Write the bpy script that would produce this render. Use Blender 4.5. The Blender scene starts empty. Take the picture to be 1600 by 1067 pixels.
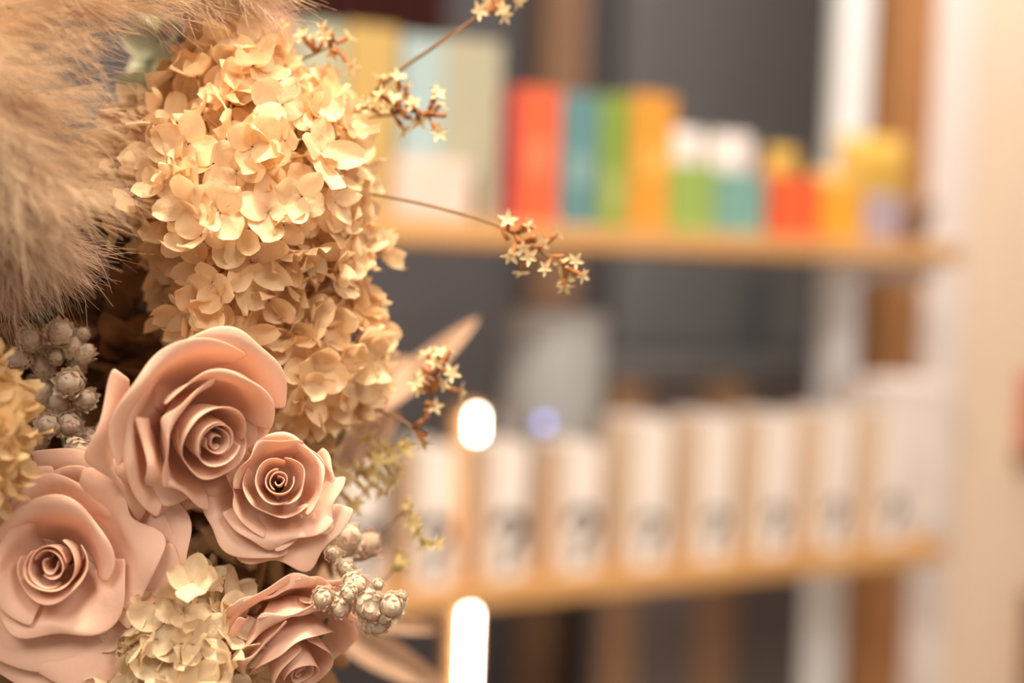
import bpy, math, random
from mathutils import Vector, Matrix, noise
random.seed(12)
C = bpy.context.scene.collection
scn = bpy.context.scene

# ------------------------------------------------------------------ camera, world, lights, exposure
W, H = 1600.0, 1067.0
LENS = 50.0
F = LENS / 36.0 * W                       # focal length in pixels
PITCH, ROLL = math.radians(3.4), math.radians(2.05)
CAM = Vector((0, 0, 1.35))
CR = (Matrix.Rotation(math.pi / 2 - PITCH, 3, 'X') @ Matrix.Rotation(ROLL, 3, 'Z'))
cd = bpy.data.cameras.new('camera')
cam = bpy.data.objects.new('camera', cd)
C.objects.link(cam)
cd.lens = LENS
cd.sensor_width = 36
cd.clip_start = 0.02
cam.matrix_world = Matrix.Translation(CAM) @ CR.to_4x4()
cd.dof.use_dof = True
cd.dof.focus_distance = 0.612
cd.dof.aperture_fstop = 2.3
cd.dof.aperture_blades = 0
scn.camera = cam

w = bpy.data.worlds.new('world')
scn.world = w
w.use_nodes = True
w.node_tree.nodes['Background'].inputs[0].default_value = (1.0, 0.86, 0.72, 1)
w.node_tree.nodes['Background'].inputs[1].default_value = 0.36
scn.view_settings.view_transform = 'Standard'
scn.view_settings.look = 'None'
scn.view_settings.gamma = 1
scn.view_settings.use_curve_mapping = False
scn.view_settings.exposure = 0.0


def area(name, loc, target, size, power, color):
    l = bpy.data.lights.new(name, 'AREA')
    l.shape = 'DISK'
    l.size = size
    l.energy = power
    l.color = color
    o = bpy.data.objects.new(name, l)
    o.location = loc
    d = Vector(target) - Vector(loc)
    o.rotation_euler = d.to_track_quat('-Z', 'Y').to_euler()
    C.objects.link(o)
    return o


area('downlight_over_flowers', (0.04, 0.40, 2.5), (-0.12, 0.64, 1.36), 0.28, 36, (1.0, 0.86, 0.67))
area('fill_light_behind_viewer', (-0.55, -0.75, 2.6), (-0.05, 0.9, 1.20), 0.9, 24, (1.0, 0.91, 0.80))  # added soft fill from the front, lifts the shaded buds and petals
area('fill_light_to_the_right', (0.95, -0.55, 2.6), (0.8, 1.8, 0.9), 0.7, 21, (1.0, 0.92, 0.84))  # second added fill, brightens the right side and low parts frontally
area('downlight_over_shelf', (0.30, 0.75, 2.7), (0.35, 1.7, 1.2), 0.5, 3, (1.0, 0.92, 0.84))
area('fill_light_behind_rack', (0.75, 2.15, 2.75), (0.9, 2.6, 0.6), 0.6, 30, (1.0, 0.93, 0.90))  # unseen light added to brighten the back wall and posts below the shelf


# ------------------------------------------------------------------ coordinates
def ray(px, py):
    return CR @ Vector(((px - 800) / F, -(py - 533.5) / F, -1))


def P(px, py, d):
    """point seen at this pixel at depth d along the view axis"""
    return CAM + ray(px, py) * d


def dirc(x, y, z):
    """camera-frame direction (right, up, towards the viewer) in the world"""
    return (CR @ Vector((x, y, z))).normalized()


PX = 1 / F                                # metres per pixel and metre of depth
# rack frame: u along the shelf, v into the depth, z up
ZL = 1.35 - 0.375                         # upper face of the lower shelf


def on_z(px, py, z):
    r = ray(px, py)
    return CAM + r * ((z - CAM.z) / r.z)


_a, _b = on_z(650, 925, ZL), on_z(1470, 848, ZL)
U = (_b - _a); U.z = 0; U.normalize()
V = Vector((-U.y, U.x, 0))
if V.y < 0: V = -V
RO = Vector((_a.x, _a.y, 0))
YAW = math.atan2(U.y, U.x)


def rk(u, v, z):
    return RO + U * u + V * v + Vector((0, 0, z))


def uz(px, py, v):
    """rack u and z of the point of the plane v = const seen at this pixel"""
    r = ray(px, py)
    t = ((RO - CAM).dot(V) + v) / r.dot(V)
    p = CAM + r * t
    return (p - RO).dot(U), p.z


ZU = uz(1000, 357, 0)[1]                  # upper face of the upper shelf
print('RACK', _a, _b, math.degrees(YAW), 'ZU', ZU, 'ends', uz(1500, 385, 0), uz(1480, 850, 0))


# ------------------------------------------------------------------ materials
def mat(name, col, rough=0.6, var=0.12, scale=40, trans=0.0, bump=0.0, bscale=200, sheen=0.0, emit=None, spec=0.3, col2=None, stretch=None):
    m = bpy.data.materials.new(name)
    m.use_nodes = True
    nt = m.node_tree
    b = nt.nodes['Principled BSDF']
    out = nt.nodes['Material Output']
    tc = nt.nodes.new('ShaderNodeTexCoord')
    mp = nt.nodes.new('ShaderNodeMapping')
    nt.links.new(tc.outputs['Object'], mp.inputs[0])
    if stretch: mp.inputs['Scale'].default_value = stretch
    n = nt.nodes.new('ShaderNodeTexNoise')
    n.inputs['Scale'].default_value = scale
    n.inputs['Detail'].default_value = 4
    nt.links.new(mp.outputs[0], n.inputs['Vector'])
    r = nt.nodes.new('ShaderNodeValToRGB')
    c2 = col2 or tuple(min(1, x * (1 + var)) for x in col)
    c1 = tuple(x * (1 - var) for x in col)
    r.color_ramp.elements[0].position = 0.3
    r.color_ramp.elements[1].position = 0.7
    r.color_ramp.elements[0].color = (*c1, 1)
    r.color_ramp.elements[1].color = (*c2, 1)
    nt.links.new(n.outputs['Fac'], r.inputs[0])
    nt.links.new(r.outputs[0], b.inputs['Base Color'])
    b.inputs['Roughness'].default_value = rough
    b.inputs['Specular IOR Level'].default_value = spec
    if sheen:
        b.inputs['Sheen Weight'].default_value = sheen
    if emit:
        b.inputs['Emission Color'].default_value = (*emit[0], 1)
        b.inputs['Emission Strength'].default_value = emit[1]
    if bump:
        n2 = nt.nodes.new('ShaderNodeTexNoise')
        n2.inputs['Scale'].default_value = bscale
        n2.inputs['Detail'].default_value = 3
        nt.links.new(mp.outputs[0], n2.inputs['Vector'])
        bp = nt.nodes.new('ShaderNodeBump')
        bp.inputs['Strength'].default_value = bump
        bp.inputs['Distance'].default_value = 0.002
        nt.links.new(n2.outputs['Fac'], bp.inputs['Height'])
        nt.links.new(bp.outputs[0], b.inputs['Normal'])
    if trans:
        t = nt.nodes.new('ShaderNodeBsdfTranslucent')
        nt.links.new(r.outputs[0], t.inputs[0])
        mx = nt.nodes.new('ShaderNodeMixShader')
        mx.inputs[0].default_value = trans
        nt.links.new(b.outputs[0], mx.inputs[1])
        nt.links.new(t.outputs[0], mx.inputs[2])
        nt.links.new(mx.outputs[0], out.inputs['Surface'])
    return m


M = {}
M['hyd'] = mat('cream_sepal', (0.92, 0.68, 0.41), 0.55, 0.07, 60, 0.36, 0.25, 350)
M['hyd_tan'] = mat('tan_sepal', (0.86, 0.68, 0.45), 0.55, 0.08, 60, 0.34, 0.25, 350)
M['hyd_yel'] = mat('yellow_sepal', (0.84, 0.60, 0.31), 0.55, 0.08, 60, 0.34, 0.25, 350)
M['eye'] = mat('flower_eye', (0.22, 0.09, 0.03), 0.7, 0.2, 300)
M['twig'] = mat('twig', (0.24, 0.13, 0.055), 0.75, 0.25, 120)
M['green_stem'] = mat('green_stem', (0.20, 0.19, 0.07), 0.7, 0.2, 120)
M['rose'] = mat('blush_petal', (0.94, 0.64, 0.47), 0.42, 0.04, 30, 0.28, 0.12, 260, sheen=0.04)
M['rose_b'] = mat('dusky_petal', (0.93, 0.62, 0.46), 0.42, 0.05, 30, 0.28, 0.12, 260, sheen=0.04)
M['pampas'] = mat('pampas_hair', (0.90, 0.70, 0.49), 0.7, 0.08, 20, 0.35)
M['pampas_pink'] = mat('pampas_rosy_hair', (0.84, 0.62, 0.46), 0.7, 0.10, 20, 0.35)
M['bud'] = mat('everlasting_bract', (0.80, 0.63, 0.45), 0.85, 0.10, 120, 0.35, 0.3, 700, spec=0.05, col2=(0.88, 0.77, 0.62))
M['bud_tip'] = mat('everlasting_tip', (0.80, 0.47, 0.37), 0.85, 0.15, 250, 0.3, spec=0.05)
M['bud_dry'] = mat('dry_bract', (0.60, 0.44, 0.32), 0.8, 0.2, 200, 0.3, 0.2, 500, spec=0.1)
M['calyx'] = mat('rust_calyx', (0.42, 0.16, 0.05), 0.6, 0.25, 150, 0.15)
M['star'] = mat('cream_star', (0.88, 0.70, 0.40), 0.55, 0.10, 120, 0.3)
M['star_yel'] = mat('yellow_star', (0.82, 0.64, 0.29), 0.55, 0.14, 120, 0.3)
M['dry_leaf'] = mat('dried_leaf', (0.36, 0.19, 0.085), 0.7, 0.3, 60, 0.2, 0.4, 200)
M['blush_leaf'] = mat('blush_dried_leaf', (0.66, 0.42, 0.28), 0.7, 0.12, 60, 0.2, 0.3, 200)
M['euca'] = mat('eucalyptus', (0.42, 0.42, 0.28), 0.6, 0.15, 60, 0.2)
M['lilac'] = mat('lilac_petal', (0.50, 0.32, 0.30), 0.6, 0.12, 60, 0.3)
M['dkgreen'] = mat('dark_leaf', (0.05, 0.06, 0.025), 0.6, 0.3, 60, 0.1)


def woodm(name, a, b_, sc=(2, 30, 30)):
    return mat(name, a, 0.55, 0.1, 3, 0, 0.1, 30, col2=b_, stretch=sc)


M['shelf'] = woodm('shelf_wood', (0.56, 0.29, 0.105), (0.70, 0.40, 0.17))
M['timber'] = woodm('timber', (0.38, 0.17, 0.06), (0.50, 0.24, 0.10), (30, 30, 2))
M['post_wood'] = woodm('post_wood', (0.28, 0.16, 0.10), (0.37, 0.215, 0.13), (30, 30, 2))
M['white'] = mat('white_metal', (0.86, 0.88, 0.90), 0.4, 0.02, 20)
M['char'] = mat('charcoal_wall', (0.116, 0.109, 0.116), 0.7, 0.08, 3)
M['grey'] = mat('grey_panel', (0.205, 0.205, 0.212), 0.6, 0.08, 3)
M['maroon'] = mat('maroon', (0.06, 0.015, 0.013), 0.8, 0.2, 8)
M['wall'] = mat('beige_plaster', (0.84, 0.66, 0.50), 0.8, 0.02, 15, 0, 0.05, 60)
M['casing'] = mat('white_casing', (0.84, 0.74, 0.69), 0.6, 0.02, 15)
M['floor'] = woodm('floor_wood', (0.40, 0.31, 0.24), (0.50, 0.40, 0.31), (4, 30, 30))
M['ceil'] = mat('ceiling_paint', (0.8, 0.74, 0.68), 0.9, 0.02, 10)
M['paper'] = mat('white_paper', (0.82, 0.73, 0.68), 0.7, 0.03, 20)
M['kraft'] = mat('kraft_paper', (0.84, 0.66, 0.50), 0.75, 0.05, 30)
M['ink'] = mat('grey_ink', (0.02, 0.018, 0.018), 0.8, 0.1, 30)
M['silver'] = mat('silver_plastic', (0.33, 0.335, 0.345), 0.45, 0.03, 20)
M['led'] = mat('led_strip', (1, 0.9, 0.75), 0.5, 0, 10, emit=((1.0, 0.90, 0.76), 40))
M['blue_led'] = mat('blue_indicator', (0.3, 0.35, 1.0), 0.5, 0, 10, emit=((0.36, 0.43, 1.0), 2.4))


def card(name, col):
    if name not in M:
        M[name] = mat(name, col, 0.5, 0.05, 25)
    return M[name]


# ------------------------------------------------------------------ object helpers
def tag(o, label=None, cat=None, group=None, kind=None):
    if label: o['label'] = label
    if cat: o['category'] = cat
    if group: o['group'] = group
    if kind: o['kind'] = kind
    return o


def link_mesh(name, me, parent=None):
    o = bpy.data.objects.new(name, me)
    C.objects.link(o)
    if parent: o.parent = parent
    return o


def mesh(name, vs, fs, m, smooth=True):
    me = bpy.data.meshes.new(name)
    me.from_pydata([tuple(v) for v in vs], [], fs)
    me.materials.append(m)
    if smooth:
        me.polygons.foreach_set('use_smooth', [True] * len(me.polygons))
    me.update()
    return me


def empty(name, loc=(0, 0, 0), rot=None):
    o = bpy.data.objects.new(name, None)
    o.empty_display_size = 0.02
    C.objects.link(o)
    m = rot.to_4x4() if rot else Matrix.Identity(4)
    o.matrix_world = Matrix.Translation(Vector(loc)) @ m
    return o


class MB:
    def __init__(s): s.v, s.f = [], []

    def add(s, vs, fs):
        k = len(s.v)
        s.v += [Vector(v) for v in vs]
        s.f += [tuple(i + k for i in f) for f in fs]
        return s

    def grid(s, rows):
        k, n = len(s.v), len(rows[0])
        for r in rows: s.v += [Vector(p) for p in r]
        for i in range(len(rows) - 1):
            for j in range(n - 1):
                a = k + i * n + j
                s.f.append((a, a + 1, a + n + 1, a + n))
        return s

    def tube(s, pts, r0, r1=None, sides=6, cap=True):
        r1 = r0 if r1 is None else r1
        pts = [Vector(p) for p in pts]
        k = len(s.v)
        up = Vector((0.31, 0.17, 0.93))
        n = len(pts)
        for i, p in enumerate(pts):
            d = (pts[min(i + 1, n - 1)] - pts[max(i - 1, 0)])
            d = d.normalized() if d.length > 1e-9 else Vector((0, 0, 1))
            a = d.cross(up)
            a = a.normalized() if a.length > 1e-4 else d.orthogonal().normalized()
            b = d.cross(a)
            r = r0 + (r1 - r0) * i / max(1, n - 1)
            for j in range(sides):
                t = 2 * math.pi * j / sides
                s.v.append(p + (a * math.cos(t) + b * math.sin(t)) * r)
        for i in range(n - 1):
            for j in range(sides):
                q = k + i * sides
                s.f.append((q + j, q + (j + 1) % sides, q + sides + (j + 1) % sides, q + sides + j))
        if cap:
            s.f.append(tuple(k + j for j in range(sides))[::-1])
            s.f.append(tuple(k + (n - 1) * sides + j for j in range(sides)))
        return s

    def build(s, name, m, parent=None, smooth=True):
        return link_mesh(name, mesh(name, s.v, s.f, m, smooth), parent)


def bevel(o, wd, seg=2):
    b = o.modifiers.new('bevel', 'BEVEL')
    b.width = wd; b.segments = seg; b.limit_method = 'ANGLE'
    return o


def boxpart(name, x0, x1, y0, y1, z0, z1, m, parent=None, bv=0.002):
    b = MB().add([(x0, y0, z0), (x1, y0, z0), (x1, y1, z0), (x0, y1, z0), (x0, y0, z1), (x1, y0, z1), (x1, y1, z1), (x0, y1, z1)],
                 [(0, 3, 2, 1), (4, 5, 6, 7), (0, 1, 5, 4), (1, 2, 6, 5), (2, 3, 7, 6), (3, 0, 4, 7)])
    o = b.build(name, m, parent, False)
    if bv: bevel(o, bv)
    return o


RROT = Matrix.Rotation(YAW, 3, 'Z')


def rbox(name, u0, u1, v0, v1, z0, z1, m, bv=0.002):
    """box in the rack frame as one top-level mesh with its origin at its base"""
    o = boxpart(name, 0, u1 - u0, 0, v1 - v0, 0, z1 - z0, m, None, bv)
    o.matrix_world = Matrix.Translation(rk(u0, v0, z0)) @ RROT.to_4x4()
    return o


def rempty(name, u, v, z):
    return empty(name, rk(u, v, z), RROT)


def bez(pts, n=12):
    """smooth polyline through the points"""
    pts = [Vector(p) for p in pts]
    if len(pts) == 2:
        return [pts[0].lerp(pts[1], i / n) for i in range(n + 1)]
    out = []
    q = [2 * pts[0] - pts[1]] + pts + [2 * pts[-1] - pts[-2]]
    for i in range(1, len(q) - 2):
        for k in range(n):
            t = k / n
            a, b, c, d = q[i - 1], q[i], q[i + 1], q[i + 2]
            out.append(0.5 * ((2 * b) + (c - a) * t + (2 * a - 5 * b + 4 * c - d) * t * t + (3 * b - a - 3 * c + d) * t ** 3))
    out.append(pts[-1])
    return out


# ------------------------------------------------------------------ room
def struct(o):
    o['kind'] = 'structure'
    return o


RD = 0.235                                   # shelf depth
VB = 1.10                                    # back wall distance behind the rack
struct(boxpart('floor', -2.5, 4.0, -1.2, 5.0, -0.06, 0, M['floor'], None, 0))
struct(boxpart('ceiling', -2.5, 4.0, -1.2, 5.0, 2.8, 2.86, M['ceil'], None, 0))
struct(rbox('wall_back', -2.6, 2.2, VB, VB + 0.1, 0, 2.8, M['char'], 0))
# beige wall with its white casing right of the rack
uw0, uw1 = uz(1420, 500, RD + 0.05)[0], uz(1660, 500, RD + 0.05)[0]
struct(rbox('wall_right', uw0, uw1 + 0.6, RD + 0.05, RD + 0.17, 0, 2.8, M['wall'], 0.004))
uc0, uc1 = uz(1442, 500, RD + 0.03)[0], uz(1506, 500, RD + 0.03)[0]
struct(rbox('trim_1', uc0, uc1, RD + 0.028, RD + 0.05, 0, 2.8, M['casing'], 0.004))

# shelf boards
u_end = uz(1505, 383, 0)[0]
o = rbox('shelf_board', -0.75, u_end, 0, RD, ZU - 0.028, ZU, M['shelf'], 0.003)
tag(o, 'pale wooden shelf board carrying the coloured cartons and upright books', 'shelf', 'shelf boards')
u_end2 = uz(1480, 850, 0)[0]
o = rbox('shelf_board', -0.75, u_end2, 0, RD, ZL - 0.028, ZL, M['shelf'], 0.003)
tag(o, 'pale wooden shelf board carrying the row of white marked packages', 'shelf', 'shelf boards')


# white upright post and the timber beside it
def post(name, px0, px1, v, m, label, cat, z1=2.8, z0=0, th=0.03):
    y = 520
    u0, u1 = uz(px0, y, v)[0], uz(px1, y, v)[0]
    o = rbox(name, u0, u1, v, v + th, z0, z1, m, 0.003)
    return tag(o, label, cat)


pw = rempty('shelf_upright', (uz(1293, 520, RD)[0] + uz(1343, 520, RD)[0]) / 2, RD, 0)
tag(pw, 'white metal upright post behind the right ends of both shelves', 'post')
hw = (uz(1343, 520, RD)[0] - uz(1293, 520, RD)[0]) / 2
boxpart('post', -hw, hw, 0.001, 0.03, 0, 2.8, M['white'], pw, 0.004)
for zz in (ZU, ZL):
    boxpart('bracket', -0.008, 0.008, -RD + 0.06, 0.003, zz - 0.055, zz - 0.0285, M['white'], pw, 0.002)
post('timber_stud', 1376, 1440, RD + 0.035, M['timber'], 'brown timber stud between the white upright post and the beige wall', 'post', th=0.06)

# slim lit floor lamp behind the shelves
vl = RD + 0.035
ul, zl_top = uz(746, 646, vl)
lamp = rempty('led_floor_lamp', ul, vl, 0)
tag(lamp, 'slim upright lamp with a glowing strip behind the white packages', 'lamp')
boxpart('pole', -0.030, 0.012, 0.006, 0.024, 0.02, zl_top + 0.01, M['shelf'], lamp, 0.002)
tag(boxpart('light_strip', -0.002, 0.004, -0.001, 0.006, 0.05, zl_top, M['led'], lamp, 0.001), 'glowing white strip')
boxpart('base', -0.10, 0.10, -0.02, 0.14, 0.0, 0.02, M['post_wood'], lamp, 0.004)

# what stands farther behind the rack
vb = VB - 0.10
u0, u1 = uz(848, 250, vb)[0], uz(912, 250, vb)[0]
tag(rbox('wooden_post', u0, u1, vb, vb + 0.05, 0, 2.8, M['post_wood'], 0.003), 'tall brown wooden post rising behind the silver appliance', 'post')
u0, z1 = uz(975, 0, VB - 0.03); u1 = uz(1330, 0, VB - 0.03)[0]
z0 = uz(1100, 545, VB - 0.03)[1]
gp = rempty('grey_panel', u0, VB - 0.03, z0)
tag(gp, 'large mid grey panel on the dark wall beside the white upright post', 'panel')
boxpart('board', 0, u1 - u0, 0, 0.025, 0, 2.6 - z0, M['grey'], gp, 0.003)
boxpart('frame', -0.012, 0.006, -0.006, 0.02, 0, 2.6 - z0, M['char'], gp, 0.002)
uh, zh = uz(1192, 425, VB - 0.06)
hb = MB()
zb = uz(1180, 600, VB - 0.06)[1]
rows = []
for i in range(9):
    t = i / 8
    ww = 0.022 + 0.018 * t
    z = zh + (zb - zh) * t
    ring = []
    for j in range(13):
        a = 2 * math.pi * j / 12
        ring.append((ww * math.cos(a) - 0.03 * t, 0.014 * math.sin(a), z - zb))
    rows.append(ring)
hb.grid(rows)
o = hb.build('hanging_cloth', card('slate_cloth', (0.10, 0.115, 0.135)))
o.matrix_world = Matrix.Translation(rk(uh, VB - 0.05, zb)) @ RROT.to_4x4()
tag(o, 'narrow dark slate cloth hanging against the grey panel', 'cloth')
# counter with wooden posts
vc = VB - 0.35
uc_0, zc = uz(955, 580, vc); uc_1 = uz(1330, 580, vc)[0]
ct = rempty('counter', uc_0, vc, 0)
tag(ct, 'dark panelled counter with brown wooden posts behind the white packages', 'counter')
Lc = uc_1 - uc_0 + 0.2
boxpart('counter_top', -0.02, Lc, -0.02, 0.20, zc - 0.01, zc + 0.02, M['grey'], ct, 0.003)
boxpart('panel', 0.0, Lc, 0.03, 0.05, 0.0, zc - 0.01, card('counter_panel', (0.26, 0.225, 0.225)), ct, 0.002)
for px0, px1 in ((960, 1012), (1112, 1166)):
    a, b = uz(px0, 620, vc)[0] - uc_0, uz(px1, 620, vc)[0] - uc_0
    boxpart('post', a, b, 0, 0.03, 0, zc - 0.012, card('counter_post', (0.48, 0.30, 0.19)), ct, 0.003)
# maroon curtain at the far upper left
mc = MB()
ua, ub = uz(440, 20, VB - 0.08)[0], uz(690, 20, VB - 0.08)[0]
rows = [[((ub - ua) * j / 40, 0.018 * math.sin(j * 0.9), z) for j in range(41)] for z in (0, 0.6, 1.3)]
o = mc.grid(rows).build('curtain', M['maroon'])
sd = o.modifiers.new('thick', 'SOLIDIFY'); sd.thickness = 0.004
o.matrix_world = Matrix.Translation(rk(ua, VB - 0.08, 1.45)) @ RROT.to_4x4()
tag(o, 'dark maroon curtain hanging above the upright books', 'curtain')


# ------------------------------------------------------------------ things on the shelves
def on_shelf(px0, px1, ytop, v, z):
    """u range and height of a thing whose front stands at v on the shelf at height z"""
    ym = ytop
    u0, u1 = uz(px0, ym, v)[0], uz(px1, ym, v)[0]
    zt = uz((px0 + px1) / 2, ytop, v)[1]
    return u0, u1, zt - z


def quad(x0, x1, z0, z1, y):
    return [(x0, y, z0), (x1, y, z0), (x1, y, z1), (x0, y, z1)]


def book(px0, px1, ytop, v, depth, col, label, band=None):
    u0, u1, h = on_shelf(px0, px1, ytop, v, ZU)
    t = rempty('book', u0, v, ZU)
    wdt = u1 - u0
    m = card('cover_%02x%02x%02x' % tuple(int(c * 255) for c in col), col)
    boxpart('cover', 0, 0.003, 0, depth, 0, h, m, t, 0.0008)
    boxpart('cover', wdt - 0.003, wdt, 0, depth, 0, h, m, t, 0.0008)
    boxpart('spine', 0.003, wdt - 0.003, 0, 0.003, 0, h, m, t, 0.0008)
    boxpart('page_block', 0.003, wdt - 0.003, 0.003, depth - 0.004, 0.002, h - 0.003, M['paper'], t, 0)
    if band:
        boxpart('title_label', wdt * .2, wdt * .8, -0.0008, 0.0, h * band[0], h * band[1], card(band[2], band[3]), t, 0)
    return tag(t, label, 'book', 'books and folders upright on the upper shelf')


book(384, 458, 14, 0.035, 0.16, (0.50, 0.26, 0.22), 'dusty pink book at the far left of the upper shelf')
book(466, 540, 34, 0.035, 0.16, (0.40, 0.42, 0.32), 'pale sage green book between the pink and mustard books')
book(545, 624, 40, 0.035, 0.16, (0.50, 0.34, 0.12), 'mustard yellow book between sage green and pale blue books')
book(632, 696, 56, 0.035, 0.16, (0.37, 0.48, 0.50), 'pale blue book between the mustard book and large grey-beige carton')


def carton(name, px0, px1, ytop, v, depth, col, label, group=None, z=ZU, lab=None, side=None):
    u0, u1, h = on_shelf(px0, px1, ytop, v, z)
    t = rempty(name, u0, v, z)
    wdt = u1 - u0
    m = card('card_%02x%02x%02x' % tuple(int(c * 255) for c in col), col)
    boxpart('body', 0, wdt, 0, depth, 0, h - 0.002, m, t, 0.0015)
    boxpart('lid', 0.001, wdt - 0.001, 0.001, depth - 0.001, h - 0.004, h, m, t, 0.001)
    if lab:
        boxpart('label_panel', wdt * .18, wdt * .82, -0.0008, 0, h * lab[0], h * lab[1], card(lab[2], lab[3]), t, 0)
    return tag(t, label, 'carton', group)


carton('storage_carton', 698, 786, 62, 0.03, 0.17, (0.40, 0.375, 0.28), 'large grey-beige carton between pale blue book and red carton')
carton('small_carton', 622, 738, 248, 0.004, 0.025, (0.70, 0.56, 0.49), 'low pinkish white carton in front of the pale blue book')
tc_ = 'tall tea cartons'
book(789, 810, 139, 0.03, 0.075, (0.30, 0.045, 0.06), 'thin maroon book between the grey-beige carton and red carton')
carton('tea_carton', 813, 878, 138, 0.03, 0.075, (0.72, 0.13, 0.055), 'tall red carton beside the large grey-beige carton', tc_, lab=(.35, .62, 'pale_red', (0.80, 0.20, 0.10)))
carton('tea_carton', 882, 938, 147, 0.03, 0.075, (0.115, 0.25, 0.275), 'tall teal blue carton between red and green cartons', tc_, lab=(.3, .55, 'pale_teal', (0.22, 0.36, 0.37)))
carton('tea_carton', 942, 988, 149, 0.03, 0.075, (0.22, 0.32, 0.06), 'tall leaf green carton between teal and orange cartons', tc_, lab=(.1, .45, 'pale_green', (0.35, 0.42, 0.13)))
carton('tea_carton', 994, 1056, 148, 0.03, 0.075, (0.72, 0.32, 0.05), 'tall orange carton at the right end of the tall ones', tc_, lab=(.4, .6, 'pale_orange', (0.85, 0.42, 0.10)))

# small dark bottle
u0, u1, h = on_shelf(739, 752, 272, 0.012, ZU)
t = rempty('small_bottle', (u0 + u1) / 2, 0.016, ZU)
r = (u1 - u0) / 2


def lathe(name, prof, m, parent, n=16):
    rows = [[(rr * math.cos(2 * math.pi * j / n), rr * math.sin(2 * math.pi * j / n), z) for j in range(n + 1)] for rr, z in prof]
    return MB().grid(rows).build(name, m, parent)


lathe('body', [(0, 0), (r, 0), (r, h * .55), (r * .9, h * .65), (r * .5, h * .7)], card('amber', (0.25, 0.10, 0.02)), t)
lathe('cap', [(r * .55, h * .68), (r * .55, h * .98), (r * .5, h), (0, h)], card('black', (0.02, 0.02, 0.02)), t)
tag(t, 'tiny amber bottle with a black cap in front of the grey-beige carton', 'bottle')


# low open display cartons with sachets
def tray(px0, px1, ytop, col, label, v=0.02, depth=0.07):
    u0, u1, h = on_shelf(px0, px1, ytop, v, ZU)
    wdt = u1 - u0
    t = rempty('display_carton', u0, v, ZU)
    m = card('card_%02x%02x%02x' % tuple(int(c * 255) for c in col), col)
    boxpart('base', 0, wdt, 0, depth, 0, 0.002, m, t, 0)
    boxpart('front_panel', 0, wdt, 0, 0.002, 0.002, h, m, t, 0.0006)
    boxpart('back_panel', 0, wdt, depth - 0.002, depth, 0.002, h, m, t, 0.0006)
    boxpart('side_panel', 0, 0.002, 0.002, depth - 0.002, 0.002, h, m, t, 0.0006)
    boxpart('side_panel', wdt - 0.002, wdt, 0.002, depth - 0.002, 0.002, h, m, t, 0.0006)
    tag(t, label, 'carton', 'low open display cartons')
    return u0, u1, v, h, depth


def sachet(u, v, z, wd, hh, th, m, label, group=None, lean=0.0):
    rows = []
    for i in range(11):
        t = i / 10
        row = []
        for j in range(11):
            s = j / 10 * 2 - 1
            puff = (max(0, 1 - s ** 4) * max(0, 1 - (2 * t - 1) ** 4)) ** 0.6
            row.append((s * wd / 2 * (1 - 0.05 * math.sin(t * math.pi)), -th / 2 * puff + 0.001 * math.sin(7 * s + 9 * t), t * hh))
        rows.append(row)
    b = MB().grid(rows)
    b.grid([[(p[0], -p[1], p[2]) for p in reversed(r_)] for r_ in rows])
    o = b.build('sachet', m)
    o.matrix_world = Matrix.Translation(rk(u, v, z)) @ RROT.to_4x4() @ Matrix.Rotation(lean, 4, 'Y')
    return tag(o, label, 'sachet', group)


wm = card('white_foil', (0.78, 0.70, 0.68)); ym = card('yellow_foil', (0.64, 0.40, 0.08)); wm2 = card('cream_foil', (0.76, 0.70, 0.52))
a = tray(1052, 1120, 258, (0.29, 0.42, 0.11), 'low open lime green carton beside the tall orange carton')
hs = uz(1082, 206, 0.04)[1] - ZU
sachet((a[0] + a[1]) / 2, 0.045, ZU + 0.003, (a[1] - a[0]) * .86, hs, 0.018, wm, 'white sachet standing at the front of the lime green carton', 'sachets')
sachet((a[0] + a[1]) / 2 + .004, 0.068, ZU + 0.003, (a[1] - a[0]) * .82, hs * .97, 0.018, wm2, 'cream sachet standing behind the white one in lime green carton', 'sachets')
a = tray(1124, 1197, 270, (0.19, 0.38, 0.345), 'low open turquoise carton between the lime and red ones')
hs = uz(1158, 214, 0.04)[1] - ZU
sachet((a[0] + a[1]) / 2, 0.045, ZU + 0.003, (a[1] - a[0]) * .9, hs, 0.018, wm, 'white sachet standing at the front of the turquoise carton', 'sachets')
sachet((a[0] + a[1]) / 2 + .006, 0.068, ZU + 0.003, (a[1] - a[0]) * .8, hs * .95, 0.018, wm2, 'cream sachet standing behind the white one in turquoise carton', 'sachets')
a = tray(1212, 1285, 276, (0.80, 0.13, 0.045), 'low open scarlet carton between turquoise and amber ones')
hs = uz(1230, 234, 0.04)[1] - ZU
sachet(a[0] + (a[1] - a[0]) * .38, 0.045, ZU + 0.003, (a[1] - a[0]) * .66, hs, 0.016, ym, 'yellow sachet standing at the front of the scarlet carton', 'sachets')
sachet((a[0] + a[1]) / 2, 0.068, ZU + 0.003, (a[1] - a[0]) * .8, hs * .8, 0.016, card('salmon_foil', (0.75, 0.30, 0.22)), 'salmon sachet standing behind the yellow one in scarlet carton', 'sachets')
a = tray(1288, 1350, 288, (0.80, 0.40, 0.045), 'low open amber carton right of the scarlet one')
hs = uz(1320, 270, 0.04)[1] - ZU
sachet((a[0] + a[1]) / 2, 0.05, ZU + 0.003, (a[1] - a[0]) * .82, hs, 0.018, card('pale_gold_foil', (0.78, 0.50, 0.18)), 'pale gold sachet standing inside the amber carton', 'sachets')
u0, u1, h = on_shelf(1326, 1432, 212, 0.13, ZU)
bg = sachet((u0 + u1) / 2, 0.15, ZU, (u1 - u0), h, 0.05, ym, 'big yellow pouch standing behind the amber and lavender cartons')
bg.name = 'pouch'; bg['category'] = 'pouch'
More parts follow.
